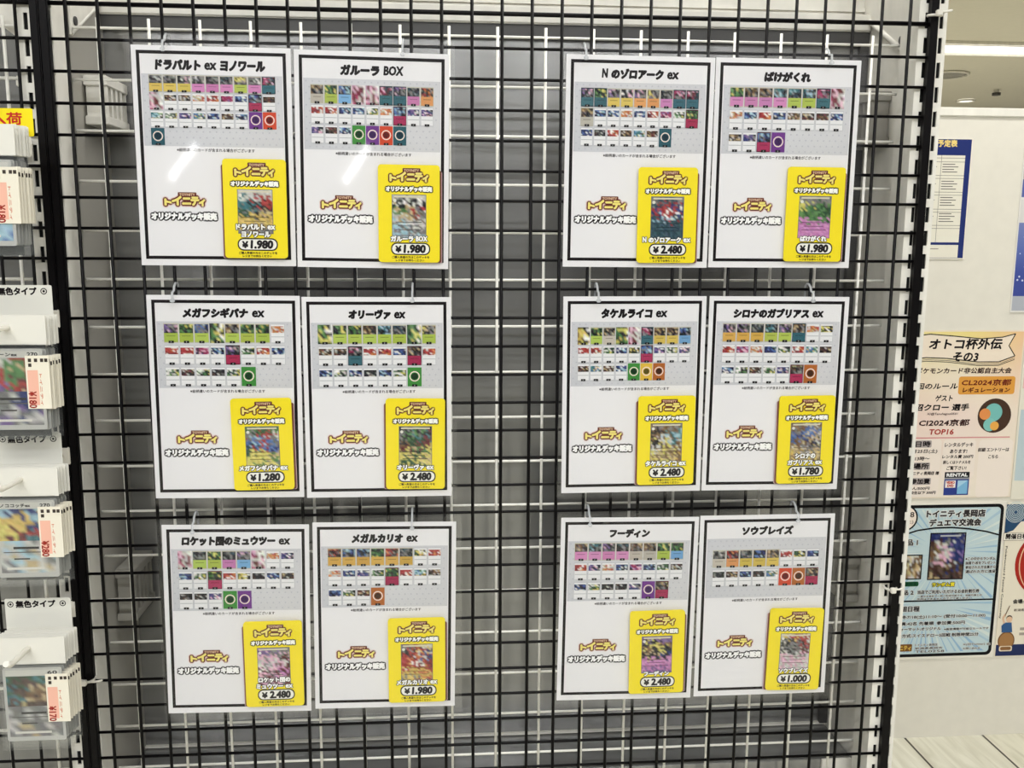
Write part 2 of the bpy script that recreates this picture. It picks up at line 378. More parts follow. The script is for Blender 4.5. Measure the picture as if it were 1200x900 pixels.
# second frame bay to the left
gl = thing('gondola_shelving', 'neighbouring gondola bay behind the hanging card packs at the left edge', 'shelving', (0, 0, 0))
MB().box((-0.62, 0.196, 0.05), (-0.0745, 0.2, PT)).build('back_panel', M['grey'], gl)
f = MB(); f.box((-0.62, 0.182, PT), (-0.0748, 0.1955, PT + 0.024)); f.build('panel_rail', M['white'], gl)
MB().box((-0.0745, 0.064, 0.1), (-0.0708, 0.196, PT + .02)).build('side_panel', M['white'], gl)
f = MB(); f.box((-0.62, 0.206, PT + 0.01), (-0.0705, 0.216, PT + 0.26), 0.001); f.build('fascia', M['white'], gl)
g = MB(); g.box((-0.11, 0.10, Z0 - 0.085), (-0.0750, 0.19, Z0 - 0.071), .001)
for k in range(5): g.box((-0.108, 0.104 + 0.019 * k, Z0 - 0.14), (-0.0755, 0.112 + 0.019 * k, Z0 - 0.085))
g.build('side_brace', M['white'], gl)

g = MB(); g.prism([(-0.075, Z0 - 0.03), (-0.092, Z0 - 0.026), (-0.20, Z0 + 0.06), (-0.20, Z0 + 0.2), (-0.075, Z0 + 0.2)], 1, 0.074, 0.077); o = g.build('bracket', M['white'], gl)
g = MB(); g.tube([(-0.088, 0.075, Z0 - 0.014), (-0.088, 0.071, Z0 - 0.014)], 0.006, 12); g.build('bolt', M['dgrey'], o)

# ------------------------------------------------------------------ wire grids
rows = [Z0 + 0.004] + [Z0 - 0.04 * j for j in range(1, 37)]
t = thing('wire_grid_panel', 'large black square mesh wire panel that carries the sheets', 'grid', (0, 0, 0))
f = MB()
for i in range(29): f.tube([(0.04 * i, 0, 0.06), (0.04 * i, 0, 1.74)], 0.0023)
for j, z in enumerate(rows): f.tube([(-0.026, 0.0035, z), (1.157, 0.0035, z)], 0.0021 if j else 0.0030)
f.tube([(-0.026, 0.0035, 1.62), (1.157, 0.0035, 1.62)], 0.0024)
f.build('wire_mesh', M['black'], t)
MB().box((-0.0315, -0.004, 0.05), (-0.0205, 0.006, 1.75), 0.0015).build('edge_bar', M['black'], t)
f = MB(); f.prism([(1.1550, 0.05), (1.1675, 0.05), (1.1580, 1.75), (1.1475, 1.75)], 1, -0.003, 0.006); f.build('edge_bar', M['black'], t)
t = thing('wire_grid_panel', 'black mesh wire panel at the left edge holding the pegs of card packs', 'grid', (0, 0, 0))
f = MB()
for i in range(14): f.tube([(-0.062 - 0.04 * i, 0, 0.06), (-0.062 - 0.04 * i, 0, 1.74)], 0.0022)
for j, z in enumerate(rows): f.tube([(-0.62, 0.0035, z), (-0.038, 0.0035, z)], 0.0021 if j else 0.0030)
f.build('wire_mesh', M['black'], t)
MB().box((-0.0435, -0.004, 0.05), (-0.0325, 0.006, 1.75), 0.0015).build('edge_bar', M['black'], t)
t = thing('wire_grid_panel', 'wider white wire net hanging behind the black mesh in front of the grey panel', 'grid', (0, 0, 0))
f = MB(); P = 0.06757
for i in range(17): f.tube([(0.01735 + P * i, 0.0625, 0.15), (0.01735 + P * i, 0.0625, Z0 + 0.0)], 0.0021)
for j in range(-0, 20): f.tube([(-0.0195, 0.066, Z0 - 0.0124 - P * j), (1.150, 0.066, Z0 - 0.0124 - P * j)], 0.0019)
f.build('wire_mesh', M['white_wire'], t)
t = thing('wire_grid_panel', 'white wire net of the neighbouring bay behind the hanging card packs', 'grid', (0, 0, 0))
f = MB()
for i in range(8): f.tube([(-0.105 - P * i, 0.0625, 0.15), (-0.105 - P * i, 0.0625, Z0 + 0.0)], 0.0024)
for j in range(20): f.tube([(-0.61, 0.066, Z0 - 0.0124 - P * j), (-0.0750, 0.066, Z0 - 0.0124 - P * j)], 0.0024)
f.build('wire_mesh', M['white_wire'], t)

# ------------------------------------------------------------------ deck sheets
LOGO_Y = (240, 226, 128); LOGO_B = (104, 50, 40)
def logo_ink(W=57, H=20, halo=True):
    k = Ink(); s = W / 57; v = H / 20
    cs = [('ト', 3, 9.2, 11, 16.6), ('イ', 12.5, 5.6, 24, 16.4), ('ニ', 26, 7.5, 36, 15.2), ('テ', 37, 6.4, 46.5, 16.4), ('ィ', 47.5, 9.5, 54, 17)]
    o = 2.75
    if halo:
        for c, a, b, c_, d in cs: k.text(c, a * s, b * v, c_ * s, d * v, (226, 196, 190), 1, o * s * 1.4, n=12)
    for c, a, b, c_, d in cs: k.text(c, a * s, b * v, c_ * s, d * v, LOGO_B, 2, o * s, n=12)
    k.rrect(20 * s, 0 * v, 44 * s, 6.5 * v, 1.0 * s, LOGO_B, 2.8)
    for c, a, b, c_, d in cs: k.text(c, a * s, b * v, c_ * s, d * v, LOGO_Y, 3, 0.95 * s, n=10)
    k.text('TOYNITY', 22 * s, 1.4 * v, 42 * s, 4.6 * v, (214, 180, 150), 3, 0.25 * s, n=4)
    return k
ME = {}
ME['logo'] = logo_ink().mesh('shop_logo', M['ink'])
ME['logo_s'] = logo_ink(56, 20, False).mesh('shop_logo', M['inkgloss'])
ME['head'] = Ink().otext('オリジナルデッキ販売', 2.2, 2.0, 85.8, 10.6, (250, 250, 250), K, 1.75, 1, 0.85, n=16).mesh('headline', M['ink'])
ME['head_s'] = Ink().otext('オリジナルデッキ販売', 1.6, 1.5, 62.4, 7.6, (252, 252, 248), K, 1.4, 1, 0.62, n=16).mesh('headline', M['inkgloss'])
ME['note'] = Ink().text('※絵柄違いのカードが含まれる場合がございます', 0, 0, 100, 4.4, (70, 66, 68), 1, 0.12, n=4).mesh('note_text', M['ink'])
ME['note_s'] = Ink().text('ご購入希望の方はこのデッキを', 0, 0, 50, 3.3, (60, 48, 20), 1, 0.14, n=4).text('レジまでお持ちください', 5, 4.2, 43, 7.4, (60, 48, 20), 1, 0.14, n=4).mesh('note_text', M['inkgloss'])
def frame_ink(): 
    return Ink().frame(6.2, 6.4, 196.0, 272.6, 4.2, (22, 17, 18), 1)
ME['frame'] = frame_ink().mesh('border_frame', M['ink'])
def inst(name, me, parent, u, v, y):
    o = bpy.data.objects.new(name, me); link(o, parent); o.location = (u / 1000, y, -v / 1000); return o

LOWER = dict(g=(176, 196, 78), y=(218, 190, 84), n=(214, 166, 74), p=(206, 128, 184), b=(112, 168, 216), t=(58, 108, 122), o=(222, 150, 88), c=(190, 184, 170), r=(176, 44, 88))
EN = {'1': ((66, 138, 62), (24, 52, 30)), '2': ((112, 58, 138), (60, 34, 82)), '3': ((206, 74, 46), (92, 22, 20)), '4': ((42, 88, 100), (18, 46, 60)), '5': ((222, 184, 70), (90, 80, 30)), '6': ((176, 102, 48), (66, 40, 26))}
def mini(k, u, v, w_, h, code, rnd):
    T, A = code
    if T == 'e':
        a, b_ = EN[A]
        k.rect(u, v, u + w_, v + h, a, 3); k.disc(u + w_ / 2, v + h * .47, w_ * .38, (236, 220, 210), 4, 14); k.disc(u + w_ / 2, v + h * .47, w_ * .30, a, 5, 14); k.disc(u + w_ / 2, v + h * .47, w_ * .25, b_, 6, 9)
    elif T in 'PGY':
        base = {'P': 'PRlm', 'G': 'gkYG', 'Y': 'ykYn'}[T]
        k.grid(u, v, u + w_, v + h, artgrid([base[:3] + 'w', base[::-1]], 7, 6, rnd, 1.5, 22), 3)
    elif T == 'w':
        k.rect(u, v, u + w_, v + h, (196, 197, 202), 3); k.rect(u + .8, v + 1.2, u + w_ - .8, v + h - 1.0, (232, 232, 234), 4)
        pal = {'g': ['wlGk', 'GgkY'], 'b': ['Bbck', 'kwBB'], 'r': ['rrwr', 'Rrwo'], 'o': ['lwor', 'odol'], 'y': ['Ykkw', 'GyYk'], 'm': ['mvPm', 'kmmP'], 'v': ['vBwk', 'BBPs'], 'k': ['kksk', 'Nklk'], 'n': ['Nnlk', 'kRdN'], 't': ['tcgw', 'btyN'], 'w': ['lwlP', 'slws']}[A]
        k.grid(u + 1, v + h * .13, u + w_ - 1, v + h * .47, artgrid(pal, 5, 7, rnd, 2.2, 20), 5)
        k.rect(u + 1.2, v + h * .66, u + w_ - 1.2, v + h * .69, (170, 172, 178), 5)
    else:
        lo = dull(LOWER[T], .12); k.rect(u, v, u + w_, v + h, vary(rnd, (190, 186, 170), 8), 3)
        if T in 'tr': k.rect(u, v, u + w_, v + h, lo, 3)
        k.grid(u + .7, v + h * .05, u + w_ - .7, v + h * .5, artgrid([{'g': 'gkYG', 'b': 'bBck', 'r': 'rRoN', 'o': 'okdr', 'y': 'Ykds', 'm': 'mRPT', 'v': 'vkPs', 'k': 'kTsk', 'n': 'nNdk', 't': 'tTck', 'w': 'kwsP', 's': 'slks'}[A], {'g': 'kGgk'}.get(A, 'kssk')], 5, 7, rnd, 2.2, 22), 4)
        k.rect(u + .6, v + h * .5, u + w_ - .6, v + h * .96, vary(rnd, lo, 8), 4); k.rect(u + w_ * .2, v + h * .63, u + w_ * .8, v + h * .665, tuple(int(x * .72) for x in lo), 5)
    k.rect(u + w_ * .32, v + h * .89, u + w_ * .68, v + h * 1.01, (22, 20, 22), 7); k.rect(u + w_ * .46, v + h * .915, u + w_ * .53, v + h * .985, (150, 150, 150), 8)
def chart(codes, ncol, rnd):
    k = Ink(); a, b, c_, d = 11.5, 35.3, 190.6, 126.2
    k.grid(a, b, c_, d, [[(203, 204, 211), (208, 209, 214), (205, 205, 210)], [(206, 207, 212), (214, 215, 219), (209, 209, 213)], [(200, 201, 207), (206, 207, 212), (205, 205, 209)]], 1)
    for i in range(12):
        for j in range(21):
            cx, cy = 15 + j * 8.5 + (4.25 if i % 2 else 0), 39 + i * 7.6
            if cx < c_ - 2: k.disc(cx, cy, 1.15, (188, 189, 198), 2, 6)
    R = len(codes); u0, u1 = 20.6, 182.4
    pitch = (u1 - u0) / ncol; w_ = pitch * 0.955
    if R == 4: h, vp = 21.6, 22.4
    elif ncol == 9: h, vp = 24.4, 25.6
    else: h, vp = 26.6, 29.6
    v0 = 80.7 - ((R - 1) * vp + h) / 2
    for i, r in enumerate(codes):
        for j, c in enumerate(r.split()): mini(k, u0 + j * pitch, v0 + i * vp, w_, h, c, rnd)
    return k
SH = [  # sheet x, z, tilt, card centre x, z, tilt (mm, degrees), then what is printed on it
 (81.4,-47.3,-0.23,232.4,-253.9,-0.39,'ドラパルト ex ヨノワール',30,169,9,['ys ys yw ps pk pk gy ps tm','Pm wn wn wo wr wm wb rb wn','wt wg wv wt wb wn wb e2 e3','e4'],['ドラパルト ex','ヨノワール'],'¥1.980',"llll tsrr ttkr Gskd yyyy yydy snss",-1),
 (287.8,-48.9,-0.69,434.8,-258.8,-0.39,'ガルーラ BOX',60,142,9,['cn gg bb Pr Pm tm tv pk or','wr wr wb wb wg wo rb wv wv','wv wn wb e1 e2 e3 e4'],['ガルーラ BOX'],'¥1.980',"lsll kkwk gdsr ldns csll csls cscc",1),
 (645.5,-47.5,-0.29,786.8,-258.3,0.09,'N のゾロアーク ex',48,153,9,['tv tg yv yw ov oy pk tm tm','cn wb wb wo wb wr wm wg rg','wb wk wr wn wt wn e4'],['N のゾロアーク ex'],'¥2.480',"sTTs TrrB BrwB TcrT TTTT TTTT TTTT",1),
 (849.0,-47.8,-0.10,994.8,-255.6,-0.25,'ばけがくれ',68,132,8,['pg pn pn pt gt gt tm Pr','wo wb wr wb wn wn wn wb','wn wv rb e2'],['ばけがくれ'],'¥1.980',"ssss YgGg gGgG gggG pppp pppp pppp",1),
 (83.6,-367.6,-0.40,230.4,-572.7,0.50,'メガフシギバナ ex',47,155,8,['gv gg gb Gg gn gg gg wo','wr wr wm wb rv wg wr wb','wg wn wg wk wg e1'],['メガフシギバナ ex'],'¥1.280',"gGGg srrl bcbs TrbB GYYd YYYg YgYs",1),
 (288.1,-370.3,-0.06,439.9,-574.7,-0.54,'オリーヴァ ex',63,140,8,['Gg gg gg gn gt gk Gg gy','wn wn tm wr wr wb rn wr','wb wg wb wk wb wg e1'],['オリーヴァ ex'],'¥2.480',"ksgk sgtR kGGR nRgY YdGY YGYd GYGY",-1),
 (645.8,-369.5,0.17,795.4,-573.9,0.37,'タケルライコ ex',54,147,9,['Yb gg cn Gg Pm tm yn yn bb','wr wr wg wb wy rb wv wg wv','wn wt wn wb e1 e5 e6'],['タケルライコ ex'],'¥2.480',"nsns kntc nlct kYnl ldYn Ydny nYdn",-1),
 (852.6,-368.8,-0.31,1000.2,-575.2,0.44,'シロナのガブリアス ex',36,166,8,['nv nv nk gt gv tn wo wy','wr wm wo wb wg wr wt wn','wb wg wn wg wv rn e6'],['シロナの','ガブリアス ex'],'¥1.780',"nnln sbbs bBdl nnsk dlsd ydyd nydn",-1),
 (86.9,-686.8,-0.91,234.8,-894.6,0.07,'ロケット団のミュウツー ex',27,176,8,['Pm gk gg pk bv Pr wo wv','wb wg rg wr wy wk wb wn','wk wk wv e1 e2'],['ロケット団の','ミュウツー ex'],'¥2.480',"vvss PsPR lPlk wsPR RPpR PsPs RPRR",-1),
 (294.0,-687.3,-0.69,438.5,-895.4,-0.09,'メガルカリオ ex',55,148,8,['nr nb nb ng nr nk wy wr','wo wb wv wg rg wr wt wn','wb wg wn e6'],['メガルカリオ ex'],'¥1.980',"sryl krrB rolb rwrR yryr yyoy sysr",1),
 (647.2,-687.0,-0.68,791.5,-893.8,0.37,'フーディン',72,130,8,['pn pt pv pk cn cn gg bg','wr wv wo wb wm wb wg wn','wb wg wk wk wv e2 rn'],['フーディン'],'¥2.480',"vvvv kYkn nkYk kdkB pppp pppp vvvv",1),
 (851.3,-687.9,-0.02,1001.1,-895.8,-1.0,'ソウブレイズ',64,140,8,['cs or yk yb yn wr wy wb','wk wn wb wk wt e3 e6 rn'],['ソウブレイズ'],'¥1.000',"lyrl sksr kssR lksl PlPP lPll PPlP",-1)]
POS = [('upper left', 'left'), ('upper left', 'right'), ('upper right', 'left'), ('upper right', 'right'), ('middle left', 'left'), ('middle left', 'right'),
       ('middle right', 'left'), ('middle right', 'right'), ('lower left', 'left'), ('lower left', 'right'), ('lower right', 'left'), ('lower right', 'right')]
ART = ['grey red picture', 'pale grey white picture', 'dark teal picture', 'green over pink picture', 'blue over yellow green picture', 'mottled green maroon picture',
       'gold brown picture', 'blue over tan picture', 'dusky pink picture', 'red over orange picture', 'black over pink picture', 'pale pink grey picture']
LOOK = ['tiny cards ending in one lone teal card', 'bottom row ending green, purple, red, teal', 'top row of teal and orange cards', 'top row of pink and lime cards',
        'lime top row, one green card last', 'lime top row, teal card amid', 'bottom row ending green, yellow, orange', 'top row starting with orange cards', 'bottom row ending green and purple',
        'top row of orange yellow cards', 'top row starting with pink cards', 'only two rows of tiny cards']
for n, (sx, sz, st, cx, cz, ct, title, t0, t1, ncol, codes, nm, price, art, side) in enumerate(SH):
    rnd = random.Random(100 + n)
    pos, lr = POS[n]
    t = thing('deck_sheet', '%s deck sheet in %s sleeve, %s' % (lr, pos, LOOK[n]), 'sheet', (sx / 1000, -0.0085, Z0 + sz / 1000), 'deck sheets in the clear sleeves', -math.radians(st))
    slab('paper', 0, 0, 202.3, 281, 0, 0.0006, 0.6, (234, 233, 236), t)
    inst('border_frame', ME['frame'], t, 0, 0, 0)
    Ink().mixed(title, t0, 17.9, t1, 29.5, K, 1, 1.12, 0.1, n=12, lb=.62).build('title_text', t)
    chart(codes, ncol, rnd).build('card_chart', t)
    inst('note_text', ME['note'], t, 52.5, 128.4, 0)
    inst('shop_logo', ME['logo'], t, 31, 185.2, 0)
    inst('headline', ME['head'], t, 14, 210, 0)
    # the yellow card standing proud of the sheet, inside the sleeve
    t = thing('price_card', 'yellow card priced %s, %s, %s in %s sleeve' % (price[1:], ART[n], lr, pos), 'price card', (cx / 1000, -0.0105, Z0 + cz / 1000), 'yellow price cards', -math.radians(ct))
    a, b, c_, d = -41, -64.5, 41, 64.5
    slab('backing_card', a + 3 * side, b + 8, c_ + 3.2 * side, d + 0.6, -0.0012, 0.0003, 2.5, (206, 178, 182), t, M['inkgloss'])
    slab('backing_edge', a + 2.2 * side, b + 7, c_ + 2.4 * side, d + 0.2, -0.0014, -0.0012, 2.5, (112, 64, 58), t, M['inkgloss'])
    slab('front_card', a, b, c_, d, -0.0040, -0.0014, 4.5, (246, 226, 40), t, M['inkgloss'])
    yf = -0.0040
    inst('shop_logo', ME['logo_s'], t, a + 13, b + 4.6, yf)
    inst('headline', ME['head_s'], t, a + 9, b + 27.3, yf)
    k = Ink(); pa, pb, pc, pd = a + 18, b + 39, a + 64, b + 97
    k.rect(pa, pb, pc, pd, (120, 118, 112), 1)
    rows_ = artgrid(art.split(), 22, 15, rnd, 1.1, 20); k.grid(pa + .8, pb + .8, pc - .8, pd - .8, rows_, 2)
    lowc = PAL[art.split()[5][1]]
    for q in range(3): k.rect(pa + 5 + 3 * (q % 2), pb + 36 + q * 5.0, pc - 6 - 4 * (q % 2), pb + 36.9 + q * 5.0, tuple(int(v * .55) for v in lowc), 3)
    k.rect(pa + 3, pb + 1.8, pc - 3, pb + 4, (214, 208, 186), 3); k.disc(pa + 4, pb + 8, 2.2, (222, 222, 216), 3)
    k.build('card_picture', t, yf, M['inkgloss'])
    k = Ink(); L = len(nm)
    for q, s_ in enumerate(nm):
        hw = min(35, 3.75 * sum(x_[1] for x_ in units(s_))); vb = b + 94.0 - (L - 1 - q) * 9.6
        k.mixed(s_, -hw, vb, hw, vb + 7.0, K, 4, 1.45, 0, n=12, lb=.9); k.mixed(s_, -hw, vb, hw, vb + 7.0, (250, 250, 248), 5.2, 0.6, 0, n=8, lb=.8)
    k.build('name_text', t, yf, M['inkgloss'])
    k = Ink(); k.rrect(a + 16.6, b + 102.6, a + 69.2, b + 119.2, 7.6, K, 1); k.rrect(a + 18.2, b + 104.2, a + 67.6, b + 117.6, 6.4, (244, 243, 238), 2)
    k.text('¥', a + 23, b + 107.2, a + 30, b + 115.4, K, 3, 0.7, n=8); k.text(price[1:], a + 34, b + 105.8, a + 62.5, b + 115.8, K, 3, 0.85, 0.08, n=10)
    k.build('price_badge', t, yf, M['inkgloss'])
    inst('note_text', ME['note_s'], t, a + 18, b + 120.4, yf)

# clear rigid sleeves and the hooks they hang on
HK = [(125, 429), (670, 1004), (121, 438), (693, 997), (132, 434), (687, 993)]
for q in range(6):
    A_, B_ = SH[2 * q], SH[2 * q + 1]
    x0, x1 = A_[0] - 6, B_[0] + 202.3 + 7; z1 = max(A_[1], B_[1]) + 8; z0 = min(A_[1], B_[1]) - 281 - 6
    pos = POS[2 * q][0]
    t = thing('clear_sleeve', 'clear rigid plastic sleeve at %s holding two deck sheets side by side' % pos, 'sleeve', (0, 0, Z0), 'clear sleeves on the mesh')
    for nme, y in (('back_pane', -0.0071), ('front_pane', -0.0180)):
        MB().box((x0 / 1000, y - 0.0002, z0 / 1000), (x1 / 1000, y + 0.0002, z1 / 1000)).build(nme, M['sleeve'], t)
    zr = Z0 - (0.04, 0.36, 0.68)[q // 2]
    for h, hxx in enumerate(HK[q]):
        x = hxx / 1000; o = thing('sleeve_hook', 'small clear hook on the wire at top %s of the %s sleeve' % (('left', 'right')[h], pos), 'hook', (x, 0, zr), 'hooks of the clear sleeves')
        pts = [(0, 0.0100, -0.012), (0, 0.0100, 0.0), (0, 0.0088, 0.005), (0, 0.0045, 0.0080), (0, -0.002, 0.0078), (0, -0.0095, 0.0035), (0, -0.0120, -0.002), (0, -0.0205, -0.004), (0, -0.0215, -0.010), (0, -0.0195, -0.014)]
        MB().tube(pts, 0.0016).build('hook_wire', M['hook'], o)
        MB().box((-0.003, -0.0232, -0.017), (0.003, -0.0194, -0.012), 0.001).build('clip_pad', M['hook'], o)

# cable ties
for (px, py, yy, lab, ln) in ((1096, 18, 0, 'white cable tie round the right black end bar near the top', 0.016), (104, 795, 0, 'white cable tie round the lower left bars beside the bottom card packs', 0.024), (1043, 688, 0, 'knotted white cable tie on the right black end bar, lower down', 0.012)):
    p = at(px, py, 0); o = thing('cable_tie', lab, 'cable tie', (p.x, 0, p.z), 'cable ties')
    MB().tube([(0.009 * math.cos(a_ * .5236), 0.001 + 0.0105 * math.sin(a_ * .5236), 0.0015 * math.sin(a_ * .5236)) for a_ in range(13)], 0.0018, 6).build('loop', M['peg'], o)
    MB().box((-0.006, -0.017, -0.004), (0.002, -0.0105, 0.004), 0.001).build('lock_head', M['peg'], o)
    MB().tube([(0.002, -0.013, 0.001), (ln * .6, -0.015, 0.002), (ln, -0.014, 0.0035)], 0.0016, 6).build('tail', M['peg'], o)

# ------------------------------------------------------------------ hanging card packs at the left edge
def type_ring(k, cx, cy, r, lay=2):
    k.ring(cx, cy, r * .72, r, K, lay, 18); k.disc(cx, cy, r * .42, K, lay, 6)
def pack(y, org, art, price, word, lab, group, rnd, detail):
    t = thing('card_pack', lab, 'card pack', (org[0], y, org[1]), group)
    slab('header_card', -73, 0, 0, 30, -0.0004, 0.0004, 0.8, (226, 224, 216), t)
    k = slab('card', -66.5, 34, -5, 118, -0.0004, 0.0006, 2.5, (190, 190, 186), t, M['inkgloss'])
    if detail:
        k = Ink(); k.rect(-63.5, 36.5, -8, 43, (206, 205, 198), 1)
        k.text(word[0], -60, 38, -30, 41.6, K, 2, 0.2); k.text(word[1], -20, 38, -10, 41.6, K, 2, 0.2)
        k.grid(-63.5, 43.5, -8, 78, artgrid(art[0].split(), 10, 14, rnd, 1.0, 16), 1)
        k.grid(-63.5, 78, -8, 113, artgrid(art[1].split(), 7, 9, rnd, 1.0, 12), 1)
        k.rect(-50, 84.5, -24, 87, (50, 48, 46), 2); k.rect(-60, 90, -18, 91, (90, 88, 84), 2); k.rect(-50, 97, -34, 98.5, (60, 58, 56), 2); k.rect(-58, 107, -20, 109.5, (216, 214, 206), 2)
        k.build('card_print', t, -0.0004, M['inkgloss'])
    MB().box((-0.072, -0.0016, -0.128), (-0.001, -0.0012, -0.029)).build('bag', M['bag'], t)
    t.scale = (PS, 1, PS)
    pl = slab('price_label', -22, 41, 1.5, 96, -0.0024, -0.0018, 0.5, (236, 230, 214), t)
    if detail:
        k = Ink(); k.rect(-20.5, 56, -10, 92, (240, 186, 166), 1); k.text(price, -20.5, 78, -13, 95, (150, 40, 34), 2, 0.25, rot=1)
        k.text('トイニティ', -9, 60, -6.5, 92, (210, 120, 90), 1, 0.1, rot=1)
        for q, (u, v) in enumerate(((-19, 44), (-19, 49), (-13, 44), (-7, 44), (-3, 44))): k.rect(u, v, u + 3.2, v + 3.6, (70, 62, 56), 1)
        k.build('label_print', pl, -0.0024)
    else:
        k = Ink()
        for u, v in ((-3.4, 44), (-0.8, 46.5)): k.rect(u, v, u + 1.7, v + 4, (60, 54, 50), 1)
        k.build('label_print', pl, -0.0024)
    return t
YS = -0.128; PS = 1.19
STK = [('top', (16, 145), None, '¥180', ('', ''), None, ('bbbb bccb', 'cccc bccb')),
       ('second', (53, 370), '¥180', '¥180', ('ンバーンex', '270'), 1, ('llgrr rggdr vrgRr vvrrd', 'ssBBs slvBv vvsls')),
       ('third', (67, 548), '¥280', '¥280', ('ノココッチex', '270'), 1, ('cBBcc yyyyc YyyBc YRrtb yRttB', 'lclsc lddls scllc')),
       ('bottom', (75, 746), '¥170', '¥170', ('', '60'), 1, ('GNGtG tNdnt GNnnt tNdnG NNNNN', 'sslss lssss sdsls'))]
STK = [s_ for s_ in STK]
for si, (wh, px, _, price, word, sg, art) in enumerate(STK):
    rnd = random.Random(7 + si)
    p = at(px[0], px[1], YS); NP = 6 if si in (0, 3) else 5
    for q in range(NP):
        lab = ('front card pack in the %s hanging stack, clear bag with white header' % wh) if q == 0 else ('card pack hung %s from the front in the %s hanging stack, seen edge on' % (('second', 'third', 'fourth', 'fifth', 'last')[q - 1 if q < NP - 1 else 4], wh))
        o = pack(YS + 0.0062 * q, (p.x + rnd.uniform(-.001, .001) + 0.0008 * q, p.z + rnd.uniform(-.0008, .0008)), art, price, word, lab, 'card packs of the %s stack' % wh, rnd, q == 0)
    pegx, pegz = p.x - 0.045, p.z - 0.014
    o = thing('peg_hook', 'white peg carrying the %s stack of hanging card packs' % wh, 'peg', (pegx, 0, pegz), 'white pegs at the left edge')
    MB().tube([(0, 0.006, 0), (0, -0.165, 0.0), (0, -0.178, 0.001), (0, -0.188, 0.007)], 0.0036, 12).build('rod', M['peg'], o)
    MB().box((-0.012, -0.0045, -0.012), (0.012, -0.0025, 0.012), 0.0008).build('mount_plate', M['peg'], o)
YG = -0.09
for (a, b, c_, d, wh) in ((-36, 126, 40, 160, 'top'), (-16, 334, 63, 374, 'second'), (-4, 508, 74, 546, 'third'), (5, 702, 85.5, 740, 'bottom')):
    p0, p1 = at(a, b, YG), at(c_, d, YG); W, H = (p1.x - p0.x) * 1000, (p0.z - p1.z) * 1000
    yel = wh == 'top'
    t = thing('header_sign', 'yellow arrival sign with red characters at the top left edge' if yel else 'white type sign with black lettering above the %s stack of card packs' % wh, 'sign', (p0.x, YG, p0.z), None if yel else 'type signs above the card packs')
    slab('sign_card', 0, 0, W, H, 0, 0.0006, 2, (246, 226, 40) if yel else (226, 225, 217), t)
    k = Ink()
    if yel:
        k.text('新入荷', 4, 5.0, W - 13, 19, (196, 50, 44), 1, 0.5)
    else:
        k.text('無色タイプ', W * .17, 3.0, W * .76, 12.2, K, 1, 0.55); type_ring(k, W * .085, 7.6, 4.0, 1); type_ring(k, W * .875, 7.6, 4.0, 1)
    k.build('sign_text', t)
    MB().box((W / 2000 - 0.004, 0.0008, -H / 1000 * .95), (W / 2000 + 0.004, 0.0024, -H / 1000 * .3), .0004).build('sign_clip', M['peg'], t)

# ------------------------------------------------------------------ posters on the wall at the right
PY = WY - 0.001
def wl(px, py):
    p = at(px, py, PY); return p.x * 1000, (wt - p.z) * 1000      # millimetres right / down on the wall
def box(px0, py0, px1, py1):
    u0, v0 = wl((px0), (py0)); u1, v1 = wl(px1, py1); m_ = wl((px0 + px1) / 2, (py0 + py1) / 2)
    ub, vb = wl(px1, (py0 + py1) / 2); ua, va = wl(px0, (py0 + py1) / 2); _, vt = wl((px0 + px1) / 2, py0); _, vd = wl((px0 + px1) / 2, py1)
    return ua, vt, ub, vd
def poster(name, lab, u0, v0, u1, v1, c):
    t = thing(name, lab, 'poster', (0, PY, wt), 'posters on the wall')
    slab('paper', u0, v0, u1, v1, -0.0008, 0.0006, 1, c, t)
    return t
PF = -0.0008
# schedule
u1, v0 = wl(1140.5, 162); _, v1 = wl(1130, 304)
u0 = u1 - 404; NV = (40, 52, 112)
t = poster('schedule_poster', 'navy and white schedule poster, highest on the wall beside the black end bar', u0, v0, u1, v1, (232, 228, 216))
k = Ink(); k.rect(u0 + 3, v0 + 3, u1 - 3, v1 - 3, NV, 1)
a, b, c_, d = box(1092, 182, 1127, 284); k.rect(u0 + 20, b, c_, d, (232, 228, 214), 2)
a2, b2, c2, d2 = box(1092, 287, 1124, 302); k.rect(u0 + 20, b2, c_, d2, (232, 228, 214), 2)
k.text('大会予定表', box(1083.5, 164, 1122, 172)[0], box(1097, 164, 1120, 172)[1], box(1097, 164, 1121.5, 172)[2], box(1097, 164, 1120, 172)[3], (234, 208, 130), 3, 0.8)
for i, vv in enumerate((185, 189.5, 205.5, 209, 225, 228.5, 245, 248.5, 264, 267.5)):
    v = box(1100, vv, 1120, vv + 1)[1]; k.rect(u0 + 20, v, c_, v + 1.0, (130, 126, 120), 3)
k.rect(a + 15, b, a + 16, d, (130, 126, 120), 3)
for r in (192, 212, 231, 250):
    for q in range(4):
        v = box(1100, r + q * 3.0, 1120, r + q * 3.0 + 1)[1]; k.rect(a + 19, v, a + 19 + (30, 38, 28, 36)[q], v + 2.0, (120, 116, 112), 3)
    v = box(1100, r + 3, 1120, r + 4)[1]; k.rect(a - 6, v, a + 6, v + 2, (140, 136, 130), 3)
k.rect(a - 6, b2 + 8, a + 24, b2 + 10, (150, 140, 136), 3)
k.build('poster_print', t, PF)
